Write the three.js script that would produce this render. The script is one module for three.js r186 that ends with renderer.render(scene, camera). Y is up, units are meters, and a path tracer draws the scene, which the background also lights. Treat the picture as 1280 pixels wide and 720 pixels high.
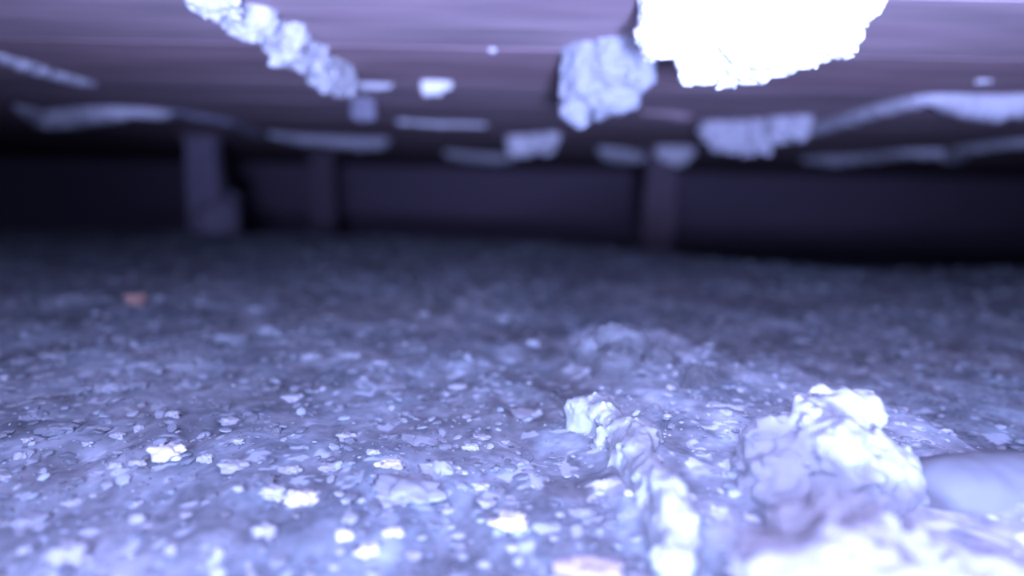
import * as THREE from 'three';
import { MarchingCubes } from 'three/addons/objects/MarchingCubes.js';
import { ImprovedNoise } from 'three/addons/math/ImprovedNoise.js';
import { mergeVertices, mergeGeometries } from 'three/addons/utils/BufferGeometryUtils.js';

// ---------------------------------------------------------------- camera, light, exposure
// A shallow void (30 cm high) under a boarded deck, seen by an inspection camera lying half way up.
const FLOOR = 0, CEIL = 0.30, EYE = 0.15;
const scene = new THREE.Scene();
scene.background = new THREE.Color(0x000000);
const camera = new THREE.PerspectiveCamera(50, 1280 / 720, 0.01, 40);
camera.position.set(0, EYE, 0);
camera.rotation.order = 'YXZ';
camera.rotation.set(-0.158, 0, 0.021);
camera.focus = 0.36;
camera.userData.fStop = 1.8;
camera.updateMatrixWorld();
camera.updateProjectionMatrix();

const renderer = new THREE.WebGLRenderer({ antialias: true });
renderer.toneMapping = THREE.LinearToneMapping;
renderer.toneMappingExposure = 1.0;
renderer.shadowMap.enabled = true;

// the inspection lamp: a cold blue-white LED torch reaching in behind the lens, and its tighter beam on the hanging lump
const COLD = new THREE.Color().setRGB(0.37, 0.445, 1.0);
const lamp = new THREE.PointLight(COLD, 2.6, 0, 2);
lamp.name = 'inspection_lamp_light';
lamp.position.set(-0.08, 0.245, 0.26);
lamp.castShadow = true;
lamp.shadow.radius = 4;
scene.add(lamp);
const beam = new THREE.SpotLight(COLD, 12.5, 0, 0.90, 1, 2);
beam.name = 'inspection_lamp_beam';
beam.position.set(0.05, 0.05, 0.34);
beam.target.position.set(0.12, 0.39, -0.20);
beam.castShadow = true;
beam.shadow.radius = 2;
scene.add(beam, beam.target);

// ---------------------------------------------------------------- helpers
const noise = new ImprovedNoise();
const rng = (s) => () => { s = (s + 0x6d2b79f5) | 0; let t = Math.imul(s ^ (s >>> 15), 1 | s); t = (t + Math.imul(t ^ (t >>> 7), 61 | t)) ^ t; return ((t ^ (t >>> 14)) >>> 0) / 4294967296; };
const fbm = (x, y, z, n = 4) => { let a = 0, w = 0.5; for (let i = 0; i < n; i++) { a += w * noise.noise(x, y, z); x *= 2.03; y *= 2.03; z *= 2.03; w *= 0.5; } return a; };
const names = {};
const numbered = (n) => { const k = names[n] = (names[n] ?? -1) + 1; return k ? n + '_' + String(k).padStart(3, '0') : n; };
function tag(o, label, category, group) { o.userData.label = label; o.userData.category = category; if (group) o.userData.group = group; return o; }
function struct(o, name) { o.name = name; o.userData.kind = 'structure'; scene.add(o); return o; }
function shade(o) { o.traverse((m) => { if (m.isMesh) { m.castShadow = true; m.receiveShadow = true; } }); return o; }

// surveying: the ray through a point of the 1280 x 720 frame, met with a level plane or taken to a depth
const FPX = 360 / Math.tan(THREE.MathUtils.degToRad(25));
function ray(px, py) { return new THREE.Vector3((px - 640) / FPX, (360 - py) / FPX, -1).applyQuaternion(camera.quaternion); }
function onLevel(px, py, y) { const d = ray(px, py); return camera.position.clone().addScaledVector(d, (y - EYE) / d.y); }
function atDepth(px, py, z) { const d = ray(px, py); return camera.position.clone().addScaledVector(d, z / -d.z); }

// materials
function texture(n, f, rx = 1, ry = 1, srgb = true) {
  const data = new Uint8Array(n * n * 4);
  for (let j = 0; j < n; j++) for (let i = 0; i < n; i++) { const c = f(i / n, j / n); for (let k = 0; k < 3; k++) data[(j * n + i) * 4 + k] = 255 * Math.min(1, Math.max(0, c[k])); data[(j * n + i) * 4 + 3] = 255; }
  const t = new THREE.DataTexture(data, n, n); t.wrapS = t.wrapT = THREE.RepeatWrapping; t.magFilter = THREE.LinearFilter; t.minFilter = THREE.LinearMipmapLinearFilter; t.generateMipmaps = true;
  t.repeat.set(rx, ry); if (srgb) t.colorSpace = THREE.SRGBColorSpace; t.needsUpdate = true; return t;
}
const grain = texture(512, (u, v) => {
  const s = 0.88 + 0.10 * fbm(u * 3, v * 40, 1.3, 3) + 0.22 * fbm(u * 6 + 4, v * 10, 7.1, 4);
  return [s, s * (0.985 + 0.03 * fbm(u * 4, v * 9, 3, 2)), s];
});
// dirt: dust, specks of mortar and dark crumbs; a lattice noise that closes on itself, so the tile repeats without a seam
const hash = (x, y, s) => { let h = Math.imul(x, 374761393) + Math.imul(y, 668265263) + Math.imul(s, 974634777) | 0; h = Math.imul(h ^ (h >>> 13), 1274126177); return ((h ^ (h >>> 16)) >>> 0) / 4294967296; };
const tiled = (u, v, n, s) => { const x = u * n, y = v * n, i = Math.floor(x), j = Math.floor(y), a = x - i, b = y - j, p = a * a * (3 - 2 * a), q = b * b * (3 - 2 * b), h = (k, l) => hash((i + k) % n, (j + l) % n, s); return (h(0, 0) * (1 - p) + h(1, 0) * p) * (1 - q) + (h(0, 1) * (1 - p) + h(1, 1) * p) * q; };
const dirt = texture(1024, (u, v) => {
  const base = 0.34 + 0.24 * tiled(u, v, 12, 1) + 0.20 * tiled(u, v, 37, 2) + 0.16 * tiled(u, v, 83, 3) + 0.14 * tiled(u, v, 190, 4);
  const fleck = Math.max(0, tiled(u, v, 58, 5) * 0.6 + tiled(u, v, 120, 6) * 0.5 - 0.74) * 2.6, w = 0.05 * (tiled(u, v, 25, 7) - 0.5);
  const c = base + fleck; return [c * (1 + w), c, c * (1 - 0.5 * w)];
}, 1 / 0.62, 1 / 0.62);
const std = (r, g, b, o = {}) => new THREE.MeshStandardMaterial({ color: new THREE.Color().setRGB(r, g, b), roughness: 0.92, metalness: 0, ...o });
const M = {
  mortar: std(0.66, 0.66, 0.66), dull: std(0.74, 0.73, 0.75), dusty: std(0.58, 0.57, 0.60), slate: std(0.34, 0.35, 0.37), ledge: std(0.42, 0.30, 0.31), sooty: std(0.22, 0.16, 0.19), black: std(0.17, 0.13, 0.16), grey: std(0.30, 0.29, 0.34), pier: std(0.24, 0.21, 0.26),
  bright: std(0.88, 0.88, 0.82), heap: std(0.33, 0.36, 0.365), heapish: std(0.56, 0.56, 0.56), front: std(0.25, 0.255, 0.25), arm: std(0.35, 0.39, 0.38), faint: std(0.17, 0.19, 0.195), shelf: std(0.16, 0.175, 0.18), brick: std(0.50, 0.32, 0.24), pink: std(0.47, 0.42, 0.42), wall: std(0.38, 0.30, 0.38), backing: std(0.10, 0.085, 0.085),
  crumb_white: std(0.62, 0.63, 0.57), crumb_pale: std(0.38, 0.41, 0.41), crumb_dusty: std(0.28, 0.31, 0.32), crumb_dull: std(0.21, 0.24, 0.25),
};

// ---------------------------------------------------------------- large structure
function slab(name, x0, x1, y0, y1, z0, z1, mat) {
  const g = new THREE.BoxGeometry(x1 - x0, y1 - y0, z1 - z0), m = new THREE.Mesh(g, mat);
  m.position.set((x0 + x1) / 2, (y0 + y1) / 2, (z0 + z1) / 2);
  return shade(struct(m, name));
}
const X = 4.2, ZN = 1.1, ZF = -4.6;
slab('wall_left', -X - 0.1, -X, -0.3, CEIL + 0.1, ZF, ZN, M.wall);
slab('wall_right', X, X + 0.1, -0.3, CEIL + 0.1, ZF, ZN, M.wall);
slab('wall_back', -X, X, -0.3, CEIL + 0.1, ZF - 0.1, ZF, M.wall);
slab('wall_front', -X, X, -0.3, CEIL + 0.1, ZN, ZN + 0.1, M.wall);

// floor: trodden dirt and dust, uneven, finer mesh towards the lens
const hump = (x, z, cx, cz, rx, rz, h) => { const q = ((x - cx) / rx) ** 2 + ((z - cz) / rz) ** 2; return q < 1 ? h * (1 - q) * (1 - q) : 0; };
const step = (a, b, t) => { t = Math.min(1, Math.max(0, (t - a) / (b - a))); return t * t * (3 - 2 * t); };
const mound = (x, z) => hump(x, z, 0.155, -0.40, 0.20, 0.30, 1) + 0.8 * hump(x, z, 0.17, -0.62, 0.16, 0.2, 1);
const pale = (x, z) => { const e = 0.5 * fbm(x * 30, z * 24, 8.8, 3); return step(0, 0.35, Math.max(1 - ((x - 0.165) / 0.125) ** 2 - ((z + 0.36) / 0.21) ** 2, 1 - ((x - 0.11) / 0.075) ** 2 - ((z + 0.55) / 0.13) ** 2) + e); };
function ground(x, z) {
  const crest = -1.85 + 0.6 * step(-0.3, 0.9, x) + 0.10 * noise.noise(x * 2.1, 3, 1);   // beyond it the dirt falls away
  return 0.010 * fbm(x * 5, z * 5, 2.2, 3) + 0.011 * fbm(x * 26, z * 20, 9.1, 3) + 0.004 * fbm(x * 110, z * 80, 4.4, 2) - 0.002
    + 0.004 * mound(x, z) + 0.007 * pale(x, z) - 0.22 * step(0, 1.3, crest - z);
}
{
  const nu = 420, nv = 420, pos = [], col = [], idx = [], uv = [];
  for (let j = 0; j <= nv; j++) for (let i = 0; i <= nu; i++) {
    const b = j / nv, z = ZN + (ZF - ZN) * (b < 0.1 ? b * 1.1 : 0.11 + 0.89 * ((b - 0.1) / 0.9) ** 2.1);
    const a = (i / nu) * 2 - 1, x = X * Math.sign(a) * (0.30 * Math.abs(a) + 0.70 * Math.abs(a) ** 2.4);
    pos.push(x, ground(x, z), z); uv.push(x, z);
    const m = 0.5 + 0.9 * fbm(x * 9, z * 6, 31, 4) + 0.6 * fbm(x * 55, z * 40, 12, 3), w = fbm(x * 6, z * 6, 55, 2);
    const t = Math.min(1, Math.max(0, m)), s = (0.42 + 0.22 * t) * (1 + 0.75 * pale(x, z));
    col.push(s * (0.84 + 0.16 * w), s * 0.99, s * (1.04 - 0.1 * w));
    if (i < nu && j < nv) { const k = j * (nu + 1) + i; idx.push(k, k + 1, k + nu + 1, k + 1, k + nu + 2, k + nu + 1); }
  }
  const g = new THREE.BufferGeometry();
  g.setAttribute('position', new THREE.Float32BufferAttribute(pos, 3)); g.setAttribute('color', new THREE.Float32BufferAttribute(col, 3)); g.setAttribute('uv', new THREE.Float32BufferAttribute(uv, 2));
  g.setIndex(idx); g.computeVertexNormals();
  const f = new THREE.Group(), top = new THREE.Mesh(g, std(1, 1, 1, { vertexColors: true, map: dirt }));
  top.name = 'dirt_surface'; f.add(top);
  const under = new THREE.Mesh(new THREE.BoxGeometry(2 * X, 0.04, ZN - ZF), M.backing); under.position.set(0, -0.30, (ZN + ZF) / 2); under.name = 'subfloor'; f.add(under);
  shade(struct(f, 'floor'));
}

// ceiling: the undersides of deck boards that run across the view, each a board of its own with an open joint
{
  const ceiling = new THREE.Group(), rnd = rng(11);
  const back = new THREE.Mesh(new THREE.BoxGeometry(2 * X, 0.05, ZN - ZF), M.backing); back.position.set(0, CEIL + 0.047, (ZN + ZF) / 2); back.name = 'deck_backing'; ceiling.add(back);
  const tones = [[0.66, 0.48, 0.47], [0.62, 0.43, 0.42], [0.70, 0.53, 0.52], [0.60, 0.44, 0.45], [0.62, 0.46, 0.46]].map(([r, g, b], i) => std(r, g, b, { map: grain }));
  const edges = [0.9, 0.66, 0.42, 0.18, -0.06, -0.29, -0.50, -0.70, -0.93, -1.14, -1.37, -1.60];
  while (edges[edges.length - 1] > ZF + 0.25) edges.push(edges[edges.length - 1] - 0.21 - 0.03 * rnd());
  const order = [0, 2, 0, 2, 0, 2, 2, 1, 4, 3, 4, 1];
  for (let i = 0; i + 1 < edges.length; i++) {
    const a = edges[i] - 0.0012, b = edges[i + 1] + 0.0012, w = a - b, c = 0.0012, t = 0.022, drop = 0.0006 * rnd();
    const s = new THREE.Shape();
    s.moveTo(-w / 2, t); s.lineTo(-w / 2, c); s.lineTo(-w / 2 + c, 0); s.lineTo(w / 2 - c, 0); s.lineTo(w / 2, c); s.lineTo(w / 2, t); s.closePath();
    const g = new THREE.ExtrudeGeometry(s, { depth: 2 * X, bevelEnabled: false, steps: 1 });
    const p = g.attributes.position, u = [], o1 = rnd() * 3, o2 = rnd();
    for (let k = 0; k < p.count; k++) u.push(p.getZ(k) * 0.8 + o1, p.getX(k) * 1.6 + o2);
    g.setAttribute('uv', new THREE.Float32BufferAttribute(u, 2));
    const m = new THREE.Mesh(g, tones[order[i] ?? Math.floor(rnd() * 5)]);
    m.rotation.y = Math.PI / 2; m.position.set(-X, CEIL - drop, (a + b) / 2); m.name = i ? 'board_' + String(i).padStart(3, '0') : 'board';
    ceiling.add(m);
  }
  shade(struct(ceiling, 'ceiling'));
}

// ---------------------------------------------------------------- crusty lumps: smooth-joined balls, roughened, meshed
// balls: [x, y of the frame, depth in m, radius in px, (0 = free, 1 = a neck to what carries it)]
const meshers = {};
function lumpGeometry(balls, { anchor = 'none', k = 0.012, amp = 0.006, freq = 60, amp2 = 0.0012, N = 60, seed = 0, spread = 1, squash = 1, join = false }) {
  if (join) balls = balls.flatMap((b, i) => { const n = balls[i + 1]; return n ? [0, 0.33, 0.67].map((t) => b.map((v, k) => v + (n[k] - v) * t)) : [b]; });
  const parts = balls.map(([px, py, z, r, neck = 1]) => {
    if (anchor === 'floor') z = -onLevel(px, py, z).z;   // on the floor the third entry is the ball's height, elsewhere its depth
    const c = atDepth(px, py, z), R = r * z / FPX;
    const end = anchor === 'ceil' ? CEIL + 0.002 : anchor === 'floor' ? FLOOR - 0.006 : c.y;
    return { c, R, end: neck ? end : c.y, R2: R * spread };
  });
  const bb = new THREE.Box3();
  for (const p of parts) { bb.expandByPoint(p.c.clone().addScalar(p.R)); bb.expandByPoint(p.c.clone().subScalar(p.R)); const q = Math.max(p.R, p.R2);
    bb.expandByPoint(new THREE.Vector3(p.c.x - q, p.end, p.c.z - q)); bb.expandByPoint(new THREE.Vector3(p.c.x + q, p.end, p.c.z + q)); }
  bb.expandByScalar(amp + amp2 + 0.012);
  if (anchor === 'ceil') bb.max.y = Math.min(bb.max.y, CEIL + 0.02); if (anchor === 'floor') bb.min.y = Math.max(bb.min.y, FLOOR - 0.03);
  const mid = bb.getCenter(new THREE.Vector3()), half = bb.getSize(new THREE.Vector3()).multiplyScalar(0.5 * N / (N - 6));
  const mc = meshers[N] ??= new MarchingCubes(N, M.mortar, false, false, 260000);
  mc.isolation = 0; mc.reset();
  for (let kz = 0; kz < N; kz++) for (let j = 0; j < N; j++) for (let i = 0; i < N; i++) {
    const x = mid.x + half.x * (i - N / 2) / (N / 2), y = mid.y + half.y * (j - N / 2) / (N / 2), z = mid.z + half.z * (kz - N / 2) / (N / 2);
    let d = 1e3;
    for (const p of parts) {
      const lo = Math.min(p.c.y, p.end), hi = Math.max(p.c.y, p.end), yy = Math.min(hi, Math.max(lo, y));
      const t = p.end === p.c.y ? 0 : Math.abs(yy - p.c.y) / Math.abs(p.end - p.c.y);
      const e = Math.hypot(x - p.c.x, (y - yy) / squash, z - p.c.z) - (p.R + (p.R2 - p.R) * t);
      const h = Math.max(0, k - Math.abs(d - e)) / k;
      d = Math.min(d, e) - h * h * k / 4;
    }
    if (Math.abs(d) < 0.05) d += amp * 2 * fbm(x * freq + seed, y * freq, z * freq, 3) + amp2 * 2 * noise.noise(x * freq * 4.3, y * freq * 4.3 + seed, z * freq * 4.3);
    if (anchor === 'ceil') d = Math.max(d, y - (CEIL + 0.004)); if (anchor === 'floor') d = Math.max(d, FLOOR - 0.012 - y);
    if (i < 2 || j < 2 || kz < 2 || i > N - 3 || j > N - 3 || kz > N - 3) d = Math.max(d, 0.01);
    mc.field[i + j * N + kz * N * N] = -d;
  }
  mc.update();
  const n = mc.count;
  let g = new THREE.BufferGeometry();
  g.setAttribute('position', new THREE.Float32BufferAttribute(mc.positionArray.slice(0, n * 3), 3));
  g.scale(half.x, half.y, half.z); g = mergeVertices(g, 2e-5); g.computeVertexNormals();
  return { g, mid };
}
function lump(name, label, category, mat, balls, o = {}, group) {
  const { g, mid } = lumpGeometry(balls, o), m = new THREE.Mesh(g, mat);
  m.name = numbered(name); m.position.copy(mid); tag(m, label, category, group); scene.add(m); return shade(m);
}

// hanging from the deck boards
lump('mortar_lump', 'largest dazzling white crusty mortar lump hanging from the boards at upper right', 'mortar lump', M.bright, [
  [850, 20, 0.50, 34], [820, 50, 0.50, 22], [880, 62, 0.49, 34], [905, 85, 0.49, 18], [865, 90, 0.49, 12], [935, 70, 0.48, 30], [960, 30, 0.46, 60], [1030, 20, 0.46, 46], [1000, 50, 0.46, 28], [1040, 50, 0.46, 24], [1075, -10, 0.46, 30], [960, -40, 0.46, 70], [880, -40, 0.48, 50],
], { anchor: 'ceil', k: 0.010, amp: 0.005, freq: 70, N: 84, seed: 3 });
lump('mortar_lump', 'pale blue-grey crusty mortar lump hanging left of the dazzling white lump', 'mortar lump', M.slate, [
  [770, 80, 0.66, 30], [800, 92, 0.64, 18], [735, 100, 0.68, 24], [718, 135, 0.70, 18], [726, 148, 0.70, 10], [760, 115, 0.68, 26], [785, 125, 0.67, 16], [755, 138, 0.7, 8],
], { anchor: 'ceil', k: 0.010, amp: 0.005, freq: 70, N: 70, seed: 9 });
lump('mortar_ridge', 'bright crusty mortar ridge running diagonally down the boards at upper left', 'mortar ridge', M.heapish, [
  [246, -6, 0.52, 11], [268, 6, 0.54, 12], [290, -2, 0.52, 13], [286, 22, 0.56, 12], [312, 26, 0.57, 15], [330, 22, 0.57, 12], [342, 46, 0.62, 16], [354, 68, 0.64, 12], [374, 46, 0.62, 10], [372, 72, 0.67, 12], [394, 78, 0.71, 13], [402, 98, 0.75, 13], [420, 102, 0.8, 13], [434, 112, 0.84, 8],
], { anchor: 'ceil', k: 0.010, amp: 0.006, freq: 60, N: 90, seed: 17, join: true });
lump('mortar_ridge', 'thin pale mortar streak trailing right from the foot of the bright diagonal ridge', 'mortar ridge', M.mortar, [
  [445, 101, 0.95, 5], [458, 104, 0.95, 7], [474, 104, 0.95, 5], [488, 105, 0.95, 4],
], { anchor: 'ceil', k: 0.006, amp: 0.002, N: 44, join: true });
lump('mortar_chip', 'small white wedge of mortar stuck alone on the boards right of the diagonal ridge', 'mortar chip', M.bright, [
  [534, 111, 0.92, 8], [546, 109, 0.92, 9], [560, 107, 0.92, 5],
], { anchor: 'ceil', k: 0.006, amp: 0.002, N: 40 });
lump('mortar_chip', 'tiny white speck of mortar on the bright boards near the top middle', 'mortar chip', M.mortar, [
  [613, 63, -onLevel(613, 63, CEIL - 0.002).z, 3, 0], [618, 63, -onLevel(618, 63, CEIL - 0.002).z, 3, 0],
], { anchor: 'ceil', k: 0.005, amp: 0.0008, amp2: 0.0003, N: 32 });
lump('mortar_chip', 'dull grey mortar blob just below the foot of the bright diagonal ridge', 'mortar chip', M.grey, [
  [452, 134, 1.1, 11], [460, 142, 1.1, 9], [446, 144, 1.1, 6],
], { anchor: 'ceil', k: 0.01, amp: 0.004, N: 40 });
// thin ridges further back, left to right
// each a bead of mortar squeezed down through the boards: a rough swept profile that sits against them; pts: [x, y of the frame, radius in px]
function ridge(label, mat, pts, seed, o = {}) {
  const { rough = 0.45, freq = 1.6, wide = 1.5 } = o, rnd = rng(seed);
  const P = pts.map(([px, py, r]) => { const z = -onLevel(px, py, CEIL - 0.004).z, R = r * z / FPX; return [onLevel(px, py, CEIL - 0.25 * R), R]; });
  const curve = new THREE.CatmullRomCurve3(P.map((p) => p[0])), steps = 90, ring = 16, pos = [], idx = [], up = new THREE.Vector3(0, 1, 0), v = new THREE.Vector3(), origin = P[P.length >> 1][0];
  for (let i = 0; i <= steps; i++) {
    const t = i / steps, f = t * (P.length - 1), k = Math.min(P.length - 2, Math.floor(f)), R0 = P[k][1] + (P[k + 1][1] - P[k][1]) * (f - k);
    const c = curve.getPoint(t), side = curve.getTangent(t).cross(up).normalize(), cap = Math.sqrt(Math.max(0.0004, 1 - Math.abs(2 * t - 1) ** 14));
    for (let a = 0; a < ring; a++) {
      const A = a / ring * Math.PI * 2, q = freq / R0;
      const R = R0 * cap * (1 + rough * 2 * fbm(c.x * q + seed + Math.cos(A), c.z * q * 0.7 + Math.sin(A), seed, 3) + 0.5 * rough * noise.noise(t * pts.length * 3.1, seed, 1));
      v.copy(c).addScaledVector(side, Math.cos(A) * R * wide).addScaledVector(up, Math.sin(A) * R).sub(origin); v.y = Math.min(v.y, CEIL + 0.003 - origin.y); pos.push(v.x, v.y, v.z);
      if (i < steps) { const b = (a + 1) % ring, r0 = i * ring, r1 = r0 + ring; idx.push(r0 + a, r1 + a, r0 + b, r0 + b, r1 + a, r1 + b); }
    }
  }
  for (let a = 1; a + 1 < ring; a++) { idx.push(0, a, a + 1); const e = steps * ring; idx.push(e, e + a + 1, e + a); }
  const g = new THREE.BufferGeometry(); g.setAttribute('position', new THREE.Float32BufferAttribute(pos, 3)); g.setIndex(idx); g.computeVertexNormals();
  const m = new THREE.Mesh(g, mat); m.name = numbered('mortar_ridge'); m.position.copy(origin); tag(m, label, 'mortar ridge'); scene.add(m); return shade(m);
}
ridge('faint grey mortar ridge slanting along the boards at the left edge', M.dull, [[-30, 62, 7], [30, 80, 8], [60, 90, 7], [90, 98, 6], [120, 106, 4]], 21);
ridge('drooping grey mortar ridge above the dark gap at far left', M.dull, [[20, 132, 6], [60, 146, 12], [100, 142, 13], [150, 138, 11], [200, 140, 8], [215, 142, 4]], 22);
ridge('grey mortar ridge arching over the head of the left pier', M.grey, [[215, 138, 4], [245, 144, 6], [280, 150, 6], [310, 162, 7], [332, 170, 5]], 23);
ridge('long flat pale mortar ridge right of the left pier head', M.dusty, [[335, 167, 5], [375, 172, 8], [410, 174, 9], [445, 176, 11], [470, 176, 10], [484, 174, 5]], 24);
ridge('faint mortar ridge on the boards above the middle of the gap', M.dull, [[495, 151, 4], [540, 154, 4], [580, 155, 4], [610, 156, 3]], 25);
ridge('low grey mortar ridge left of centre at the edge of the dark gap', M.dull, [[555, 190, 5], [590, 194, 8], [620, 196, 8], [645, 196, 5]], 26);
lump('mortar_lump', 'grey mortar mass hanging below left of the blue-grey lump', 'mortar lump', M.dull, [[645, 184, 1.8, 12], [660, 180, 1.8, 13], [675, 174, 1.75, 14], [690, 170, 1.7, 11], [685, 186, 1.8, 9]], { anchor: 'ceil', k: 0.02, amp: 0.007, freq: 34, N: 56, seed: 27 });
ridge('small pale mortar clod hanging at the edge of the dark gap in the middle', M.dull, [[752, 186, 6], [770, 190, 10], [788, 193, 9], [804, 194, 5]], 28);
lump('mortar_lump', 'pale mortar clod hanging directly above the dim far pier', 'mortar lump', M.dull, [[828, 190, 2.1, 10], [840, 194, 2.1, 11], [852, 196, 2.1, 10], [860, 188, 2.1, 7]], { anchor: 'ceil', k: 0.02, amp: 0.007, freq: 34, N: 48, seed: 29 });
ridge('narrow reddish mortar ledge under the dazzling white lump', M.ledge, [[800, 140, 3], [825, 141, 4], [845, 143, 6], [865, 146, 4]], 30);
lump('mortar_lump', 'ragged pale mortar lump hanging over the gap right of centre', 'mortar lump', M.dusty, [[886, 160, 1.35, 9], [894, 172, 1.35, 12], [906, 180, 1.34, 9], [922, 176, 1.33, 13], [936, 188, 1.33, 7], [948, 172, 1.3, 13], [956, 187, 1.3, 6], [972, 166, 1.25, 13], [1000, 164, 1.22, 11]], { anchor: 'ceil', k: 0.02, amp: 0.008, freq: 60, N: 64, seed: 31 });
ridge('pale mortar ridge climbing to the right edge above the thin grey ridge', M.dusty, [[985, 162, 10], [1020, 158, 11], [1050, 150, 10], [1090, 138, 10], [1130, 128, 10], [1165, 122, 10], [1200, 126, 18], [1240, 128, 22], [1300, 126, 23]], 32, { rough: 0.25, wide: 1.2 });
ridge('thin grey mortar ridge lowest along the boards at the right edge', M.dull, [[1000, 199, 6], [1045, 198, 9], [1090, 195, 8], [1140, 190, 7], [1178, 190, 9], [1190, 192, 11], [1205, 186, 8], [1240, 181, 7], [1300, 175, 8]], 33, { rough: 0.3 });
lump('mortar_chip', 'small pale mortar fleck on the boards above the right ridge', 'mortar chip', M.mortar, [[1226, 96, 0.82, 6], [1236, 98, 0.82, 5]], { anchor: 'ceil', k: 0.005, amp: 0.002, N: 32 });

// ---------------------------------------------------------------- piers standing between floor and deck
function pier(label, x0, x1, z, depth, mat, seed, foot) {
  const o = new THREE.Group(), a = atDepth(x0, 235, z).x, b = atDepth(x1, 235, z).x, w = b - a, rnd = rng(seed);
  o.name = numbered('pier'); o.position.set((a + b) / 2, ground((a + b) / 2, -z) - 0.008, -z - depth / 2);
  const H = CEIL - o.position.y;
  const g = new THREE.BoxGeometry(w, H, depth, 12, 40, 4), p = g.attributes.position;
  for (let k = 0; k < p.count; k++) { const x = p.getX(k), y = p.getY(k), q = p.getZ(k), e = 0.010 * fbm(x * 14 + seed, y * 14, q * 14, 3); p.setXYZ(k, x * (1 - 0.10 * step(-0.2, 0.5, y / H)) + e, y, q + e); }
  g.computeVertexNormals();
  const shaft = new THREE.Mesh(g, mat); shaft.position.y = H / 2; shaft.name = 'shaft'; o.add(shaft);
  const pad = new THREE.Mesh(new THREE.BoxGeometry(w * 1.25, 0.012, depth * 1.3), M.sooty); pad.position.y = H - 0.006; pad.name = 'packing_piece'; o.add(pad);
  if (foot) {
    const { g, mid } = lumpGeometry(foot, { anchor: 'floor', k: 0.03, amp: 0.003, freq: 26, N: 48, seed });
    const m = new THREE.Mesh(g, mat); m.position.copy(mid).sub(o.position); m.name = 'mortar_spill'; o.add(m);
  }
  tag(o, label, 'pier'); scene.add(o); return shade(o);
}
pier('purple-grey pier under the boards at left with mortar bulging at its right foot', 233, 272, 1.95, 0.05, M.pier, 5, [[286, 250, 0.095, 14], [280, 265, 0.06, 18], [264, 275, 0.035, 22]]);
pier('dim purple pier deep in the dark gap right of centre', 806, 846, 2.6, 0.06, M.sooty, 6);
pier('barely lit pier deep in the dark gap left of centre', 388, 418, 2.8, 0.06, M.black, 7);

// ---------------------------------------------------------------- heaps on the floor at right
const heap = (label, mat, pts, seed, o = {}) => lump('rubble_lump', label, 'rubble lump', mat, pts, { anchor: 'floor', k: 0.02, amp: 0.006, freq: 55, N: 80, seed, spread: 1.5, ...o });
heap('broad bright rubble lump with knobbly top at right of the floor', M.heap, [
  [1040, 512, 0.040, 28], [1008, 524, 0.038, 24], [1075, 528, 0.035, 28], [1000, 555, 0.030, 34], [1040, 558, 0.032, 40], [1090, 568, 0.025, 38], [1122, 585, 0.018, 22], [950, 558, 0.026, 24], [938, 588, 0.018, 20], [985, 590, 0.022, 32], [962, 540, 0.032, 16], [1060, 590, 0.020, 30]], 42, { k: 0.008, amp: 0.007, freq: 48 });
heap('front white rubble lump swelling from the lower right edge of the picture', M.front, [
  [1038, 650, 0.030, 32], [1000, 668, 0.026, 34], [960, 700, 0.020, 34], [1090, 668, 0.028, 36], [1060, 700, 0.030, 56], [1130, 690, 0.020, 36], [1185, 706, 0.014, 30], [1235, 722, 0.010, 28], [1275, 740, 0.008, 26], [975, 740, 0.020, 52], [1100, 750, 0.020, 70]], 43, { k: 0.008, amp: 0.007, freq: 48 });
heap('smooth flat grey slab of mortar beside the knobbly lump at the right edge', M.shelf, [[1150, 612, 0.008, 22], [1195, 608, 0.010, 26], [1250, 606, 0.010, 28], [1310, 604, 0.010, 30]], 44, { amp: 0.0012, amp2: 0.0004, freq: 22, squash: 0.8, join: true });
heap('bright arm of mortar rubble reaching down left of the knobbly lump', M.arm, [
  [732, 512, 0.012, 20], [752, 514, 0.012, 18], [768, 540, 0.010, 20], [806, 546, 0.014, 18], [788, 568, 0.010, 20], [812, 592, 0.012, 18], [832, 618, 0.014, 22], [848, 645, 0.012, 18], [845, 672, 0.008, 13], [850, 704, 0.006, 12]], 45, { amp: 0.005, amp2: 0.0005, freq: 62, spread: 1.35, k: 0.009, N: 84, join: true });
heap('faint grey mound of mortar behind the bright rubble arm', M.faint, [[735, 445, 0.010, 20], [760, 430, 0.014, 24], [792, 440, 0.010, 26], [825, 458, 0.006, 24], [770, 468, 0.004, 30]], 46);
heap('small round pale lump behind the knobbly lump', M.faint, [[858, 478, 0.010, 15], [880, 482, 0.008, 11]], 47, { N: 50 });

// ---------------------------------------------------------------- crumbs
const crumbs = [0, 1, 2, 3].map((s) => {
  const g = mergeVertices(new THREE.IcosahedronGeometry(1, 6).deleteAttribute('uv').deleteAttribute('normal'), 1e-4), p = g.attributes.position, v = new THREE.Vector3();
  for (let i = 0; i < p.count; i++) { v.fromBufferAttribute(p, i); const r = 0.95 + 1.25 * fbm(v.x * 1.5 + s * 9, v.y * 1.5, v.z * 1.5, 3); p.setXYZ(i, v.x * r, v.y * r, v.z * r); }
  g.computeVertexNormals(); return g;
});
function placeCrumb(m, px, py, wpx, hpx, turn) {
  const g0 = onLevel(px, py + hpx * 0.35, 0), y = ground(g0.x, g0.z), c = onLevel(px, py + hpx * 0.35, y + 0.001);
  const d = -c.z, w = wpx * d / FPX / 2, h = hpx * d / FPX / 2;
  m.scale.set(w, Math.max(h * 0.8, 0.0010), Math.max(w * 0.75, h)); m.rotation.y = turn; m.position.set(c.x, ground(c.x, c.z) + h * 0.3, c.z);
}
const protos = {};
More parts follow.
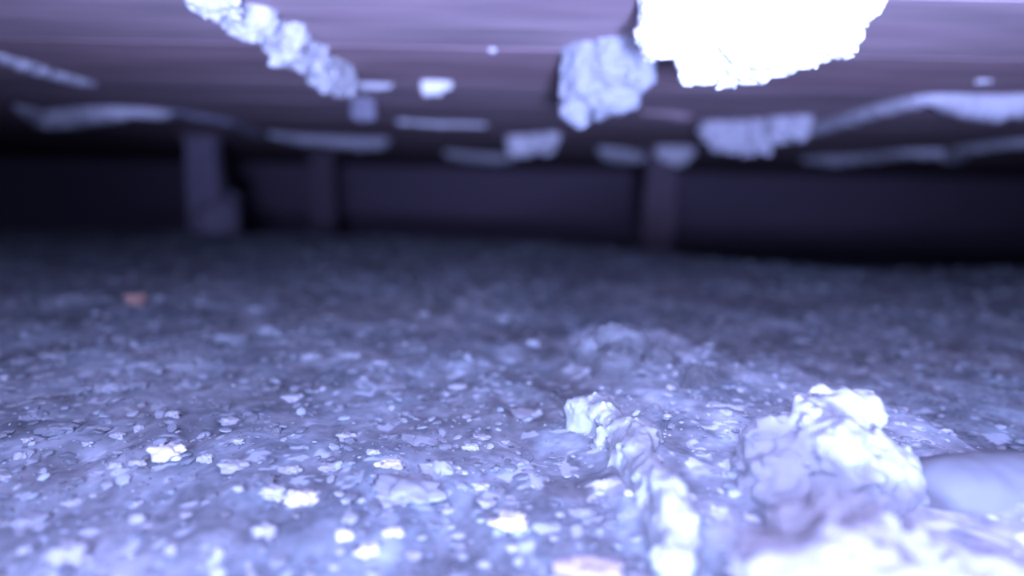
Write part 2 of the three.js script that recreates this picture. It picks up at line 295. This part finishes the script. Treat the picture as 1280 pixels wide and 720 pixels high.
function crumb(label, mat, px, py, wpx, hpx, group, name = 'mortar_crumb', category = 'crumb') {
  const v = Math.floor(px * 7 + py) % 4, key = mat.uuid + v;
  const m = protos[key] ? protos[key].clone() : (protos[key] = new THREE.Mesh(crumbs[v], mat));
  m.name = numbered(name); m.userData = {}; tag(m, label, category, group); placeCrumb(m, px, py, wpx, hpx, (px * 0.013) % 0.6 - 0.3); scene.add(m); shade(m);
}
crumb('small orange-brown chip of brick on the dim floor at far left', M.brick, 171, 370, 22, 26, undefined, 'brick_chip', 'brick chip');
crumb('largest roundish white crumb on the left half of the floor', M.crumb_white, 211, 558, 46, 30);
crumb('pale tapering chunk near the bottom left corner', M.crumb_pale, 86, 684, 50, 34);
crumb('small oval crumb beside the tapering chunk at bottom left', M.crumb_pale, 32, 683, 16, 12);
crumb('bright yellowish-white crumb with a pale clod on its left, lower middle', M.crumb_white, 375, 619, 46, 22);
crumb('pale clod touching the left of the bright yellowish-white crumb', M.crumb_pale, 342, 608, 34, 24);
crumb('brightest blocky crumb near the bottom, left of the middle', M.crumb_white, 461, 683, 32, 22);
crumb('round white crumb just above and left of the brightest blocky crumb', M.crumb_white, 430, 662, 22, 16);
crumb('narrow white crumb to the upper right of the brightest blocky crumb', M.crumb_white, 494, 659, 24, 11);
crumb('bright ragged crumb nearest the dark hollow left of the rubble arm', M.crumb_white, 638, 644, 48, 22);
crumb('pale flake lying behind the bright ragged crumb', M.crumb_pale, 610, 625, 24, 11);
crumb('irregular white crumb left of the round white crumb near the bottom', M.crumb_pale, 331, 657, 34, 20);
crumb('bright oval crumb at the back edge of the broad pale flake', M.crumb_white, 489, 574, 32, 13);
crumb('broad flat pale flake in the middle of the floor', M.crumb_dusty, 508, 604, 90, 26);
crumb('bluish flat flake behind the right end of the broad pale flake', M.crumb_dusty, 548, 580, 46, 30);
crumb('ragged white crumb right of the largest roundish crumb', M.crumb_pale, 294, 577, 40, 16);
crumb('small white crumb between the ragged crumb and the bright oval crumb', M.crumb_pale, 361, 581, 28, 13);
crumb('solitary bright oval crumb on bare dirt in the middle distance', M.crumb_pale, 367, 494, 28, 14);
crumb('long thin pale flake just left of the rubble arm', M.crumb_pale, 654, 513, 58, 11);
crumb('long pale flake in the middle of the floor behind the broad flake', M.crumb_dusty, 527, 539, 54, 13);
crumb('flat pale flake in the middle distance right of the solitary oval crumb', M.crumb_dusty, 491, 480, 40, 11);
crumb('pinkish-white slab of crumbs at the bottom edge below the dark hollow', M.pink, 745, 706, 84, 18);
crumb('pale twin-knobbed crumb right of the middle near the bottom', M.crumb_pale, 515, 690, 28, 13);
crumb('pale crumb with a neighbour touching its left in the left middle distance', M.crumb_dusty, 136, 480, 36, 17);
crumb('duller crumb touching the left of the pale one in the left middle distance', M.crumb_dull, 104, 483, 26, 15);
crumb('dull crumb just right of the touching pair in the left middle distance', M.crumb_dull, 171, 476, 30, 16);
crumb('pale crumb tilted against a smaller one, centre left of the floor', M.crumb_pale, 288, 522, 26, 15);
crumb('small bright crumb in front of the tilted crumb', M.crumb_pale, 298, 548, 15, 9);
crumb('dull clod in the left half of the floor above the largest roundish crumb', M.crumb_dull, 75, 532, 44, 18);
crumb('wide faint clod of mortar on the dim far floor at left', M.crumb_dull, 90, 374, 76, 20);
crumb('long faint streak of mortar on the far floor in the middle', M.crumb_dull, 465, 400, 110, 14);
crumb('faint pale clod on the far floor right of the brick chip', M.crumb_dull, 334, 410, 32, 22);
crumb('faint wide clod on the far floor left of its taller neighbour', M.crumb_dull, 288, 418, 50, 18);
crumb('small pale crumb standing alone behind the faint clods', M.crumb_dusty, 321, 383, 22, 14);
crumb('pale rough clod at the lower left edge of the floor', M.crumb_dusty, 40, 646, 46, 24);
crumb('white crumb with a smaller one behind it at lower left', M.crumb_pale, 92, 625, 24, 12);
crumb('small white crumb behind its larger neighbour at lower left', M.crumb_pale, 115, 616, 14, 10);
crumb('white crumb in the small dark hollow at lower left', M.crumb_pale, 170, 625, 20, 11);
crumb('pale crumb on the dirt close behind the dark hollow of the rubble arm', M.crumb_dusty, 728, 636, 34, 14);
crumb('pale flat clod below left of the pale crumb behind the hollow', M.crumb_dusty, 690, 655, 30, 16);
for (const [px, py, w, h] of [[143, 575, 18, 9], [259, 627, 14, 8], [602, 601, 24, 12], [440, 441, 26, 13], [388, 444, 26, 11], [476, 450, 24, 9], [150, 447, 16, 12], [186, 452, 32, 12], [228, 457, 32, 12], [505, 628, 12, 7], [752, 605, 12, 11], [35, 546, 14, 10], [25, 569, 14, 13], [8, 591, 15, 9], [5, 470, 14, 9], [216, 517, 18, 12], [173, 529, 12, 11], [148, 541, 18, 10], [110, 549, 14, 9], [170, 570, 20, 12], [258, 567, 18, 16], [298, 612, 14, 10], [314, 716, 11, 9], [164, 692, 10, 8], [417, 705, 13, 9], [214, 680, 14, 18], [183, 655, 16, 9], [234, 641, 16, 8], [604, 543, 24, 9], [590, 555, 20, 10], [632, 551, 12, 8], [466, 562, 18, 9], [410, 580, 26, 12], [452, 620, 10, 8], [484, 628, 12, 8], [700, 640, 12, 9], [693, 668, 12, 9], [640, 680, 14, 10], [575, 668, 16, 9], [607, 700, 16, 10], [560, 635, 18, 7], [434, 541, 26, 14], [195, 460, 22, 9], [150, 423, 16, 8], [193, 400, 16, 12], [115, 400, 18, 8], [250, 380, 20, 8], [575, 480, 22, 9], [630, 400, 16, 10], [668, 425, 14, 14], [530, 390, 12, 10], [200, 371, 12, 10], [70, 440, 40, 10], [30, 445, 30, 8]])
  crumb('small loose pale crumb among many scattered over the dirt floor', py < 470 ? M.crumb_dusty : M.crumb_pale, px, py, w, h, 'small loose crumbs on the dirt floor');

// grit nobody could count, thicker near the lens
{
  const g = new THREE.IcosahedronGeometry(1, 1), p = g.attributes.position;
  for (let i = 0; i < p.count; i++) { const v = new THREE.Vector3().fromBufferAttribute(p, i), r = 1 + 0.5 * noise.noise(v.x * 1.9, v.y * 1.9, v.z * 1.9); p.setXYZ(i, v.x * r, v.y * r * 0.75, v.z * r); }
  g.computeVertexNormals();
  const N = 24000, inst = new THREE.InstancedMesh(g, std(1, 1, 1), N), rnd = rng(77), m = new THREE.Matrix4(), q = new THREE.Quaternion(), e = new THREE.Euler(), c = new THREE.Color();
  for (let i = 0; i < N; i++) {
    let x, z;
    for (let t = 0; t < 20; t++) { z = -0.2 - 2.1 * rnd() ** 1.7; x = (rnd() * 2 - 1) * (0.15 + 0.95 * -z); if (fbm(x * 7, z * 6, 3.3, 3) + 0.35 * rnd() > 0.02) break; }
    const s = (0.0006 + 0.0026 * rnd() ** 5) * (0.8 + 0.6 * Math.min(2.5, -z));
    e.set(rnd() * 0.8 - 0.4, rnd() * 6, rnd() * 0.8 - 0.4); q.setFromEuler(e);
    m.compose(new THREE.Vector3(x, ground(x, z) + s * 0.3, z), q, new THREE.Vector3(s * (0.8 + 0.7 * rnd()), s * (0.45 + 0.3 * rnd()), s * (0.8 + 0.7 * rnd()))); inst.setMatrixAt(i, m);
    const a = (0.19 + 0.27 * rnd() ** 3) * (1 + 0.9 * pale(x, z)), w = 0.94 + 0.12 * rnd(); c.setRGB(a * w * 0.88, a, a * (2 - w) * 1.03); inst.setColorAt(i, c);
  }
  inst.name = 'grit'; inst.userData.kind = 'stuff'; tag(inst, 'fine grey and white grit strewn thickly over the dirt floor', 'grit'); scene.add(inst); shade(inst);
}

renderer.render(scene, camera);
